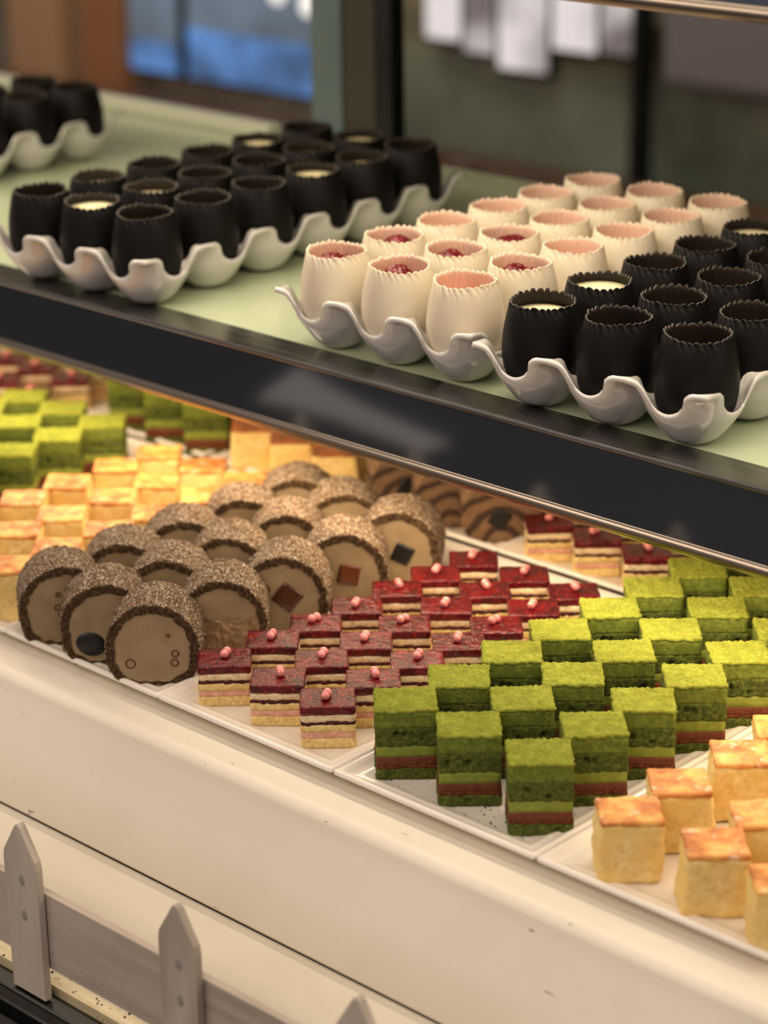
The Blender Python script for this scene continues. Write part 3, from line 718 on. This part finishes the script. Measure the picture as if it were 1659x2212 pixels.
egg_tray(-116.5, 91.4, math.radians(2.2), 1.03, 'b', {(0, 1): 'low', (0, 4): 'cream', (1, 0): 'cream', (1, 1): 'low', (1, 4): 'low', (1, 5): 'cream', (2, 3): 'cream', (2, 4): 'low'}, set(),
         'white porcelain egg tray of black cups left of the ivory cups', 'tray left of ivory', 'black eggshell cups left of the ivory cups')
egg_tray(-151.7, 90.6, math.radians(2.5), 1.03, 'b', {}, set(), 'blurred white egg tray at the far left edge', 'far left tray', 'black eggshell cups on the far left tray', cols=(1, 2), rows=range(2, 6))

# ------------------------------------------------------------------ the room behind the case
def struct(o): o['kind'] = 'structure'; return o
struct(wbox('floor', -620, 320, -250, 520, -96, -95, 'floor'))
struct(wbox('wall_back', -620, 320, 400, 410, -95, 170, 'olive_wall'))
bc = empty('back_counter', W(-270, 270, -95)); tag(bc, 'dark wooden counter behind the display case', 'counter')
wbox('counter_body', -620, -60, 245, 299.5, -95, -33, 'cabinet', bc); wbox('counter_top', -620, -60, 240, 300, -33, -30, 'counter', bc, .4)
struct(wbox('trim_1', -285, -60, 307, 310, -60, -14.5, 'grey_green'))
struct(wbox('trim_2', -285, -60, 307.5, 311, -14.5, -6, 'olive_wall'))
struct(wbox('trim_3', -357, -288, 307.5, 311, -60, -27.2, 'olive_wall'))
for k, (x0, x1, mt, c) in enumerate(((-391, -375, 'wood_tan', 'pale wooden panel at the left edge of the room'), (-368, -356, 'wood_brown', 'brown wooden panel beside the blue screens'))):
    o = wbox('wooden_panel', x0, x1, 301, 306, -95, 30, mt, None, .5); tag(o, c, 'panel')
for (x0, x1, z0, z1, mt, c) in ((-355, -341.5, -26, -20, 'blue_screen', 'small bright blue screen left of the wide one'), (-338, -299.3, -26, -16.5, 'blue_screen', 'wide bright blue screen in the background')):
    s = empty('backlit_screen', W((x0 + x1) / 2, 305, z0)); tag(s, c, 'screen', 'blue backlit screens')
    wbox('screen_panel', x0, x1, 303.5, 304, z0, z1, mt, s); wbox('screen_header', x0, x1, 303.5, 304.2, z1, z1 + 12, 'slate_screen', s); wbox('screen_frame', x0 - 1.2, x1 + 1.2, 304.2, 307, z0 - .8, z1 + 13, 'charcoal', s, .2)
for k, (x, z, c) in enumerate(((-308, -6.5, 'left'), (-300, -8, 'right'))):
    o = obj('pendant_lamp', sphere('pendant_lamp', 1.6, 'lamp', sc=(1, 1, 1.4))); o.location = W(x, 299, z); tag(o, f'small white hanging lamp above the blue screen, {c} one', 'lamp', 'pendant lamps')
for k, (x0, x1, z0) in enumerate(((-276, -268.3, -12), (-267, -260.6, -13.5), (-259.2, -248.8, -15.5), (-247.3, -238.4, -11), (-237, -229.2, -10.5))):
    s = empty('lit_window', W((x0 + x1) / 2, 305, z0)); tag(s, f'blurred pinkish lit window, {["first", "second", "third", "fourth", "fifth"][k]} from the black post', 'window', 'pinkish lit windows')
    wbox('window_pane', x0, x1, 304, 304.5, z0, 30, 'pink_window', s)
    wbox('window_frame', x0 - .5, x1 + .5, 304.5, 306.5, z0 - 1, 31, 'charcoal', s, .2)
o = wbox('floor_lamp_post', -228.2, -225.4, 300.6, 303, -95, 40, 'post_black'); o.name = 'black_pole'; tag(o, 'thin black pole standing behind the back counter', 'pole')
o = wbox('draped_cloth', -222, -196, 300, 305, -14, 2, 'mauve', None, 2.0); tag(o, 'mauve grey cloth hanging at the upper right', 'cloth')
o = obj('orange_pastry', sphere('orange_pastry', 2.6, 'jelly_amber', sc=(2.2, 1, .5))); o.location = W(-253, 286, -28.65); tag(o, 'blurred orange pastry on the rear counter', 'pastry')
# added unseen paper on the sill, shaped for the pale reflection in the fascia
pts = [(-149.5, 31.0), (-144.5, 33.5), (-136, 36.2), (-124, 38.6), (-124.5, 41.5), (-137, 40.0), (-145.5, 40.6)]
vs = [(x, y, -10.15) for x, y in pts] + [(x, y, -9.7) for x, y in pts]; k_ = len(pts)
o = obj('reflection_paper', mesh('reflection_paper', vs, [tuple(range(k_ - 1, -1, -1)), tuple(range(k_, 2 * k_))] + [(i, (i + 1) % k_, k_ + (i + 1) % k_, k_ + i) for i in range(k_)], 'plate', smooth=False))
o.location = W(0, 0, 0); tag(o, 'unseen pale paper added for the reflection in the black shelf edge', 'paper')
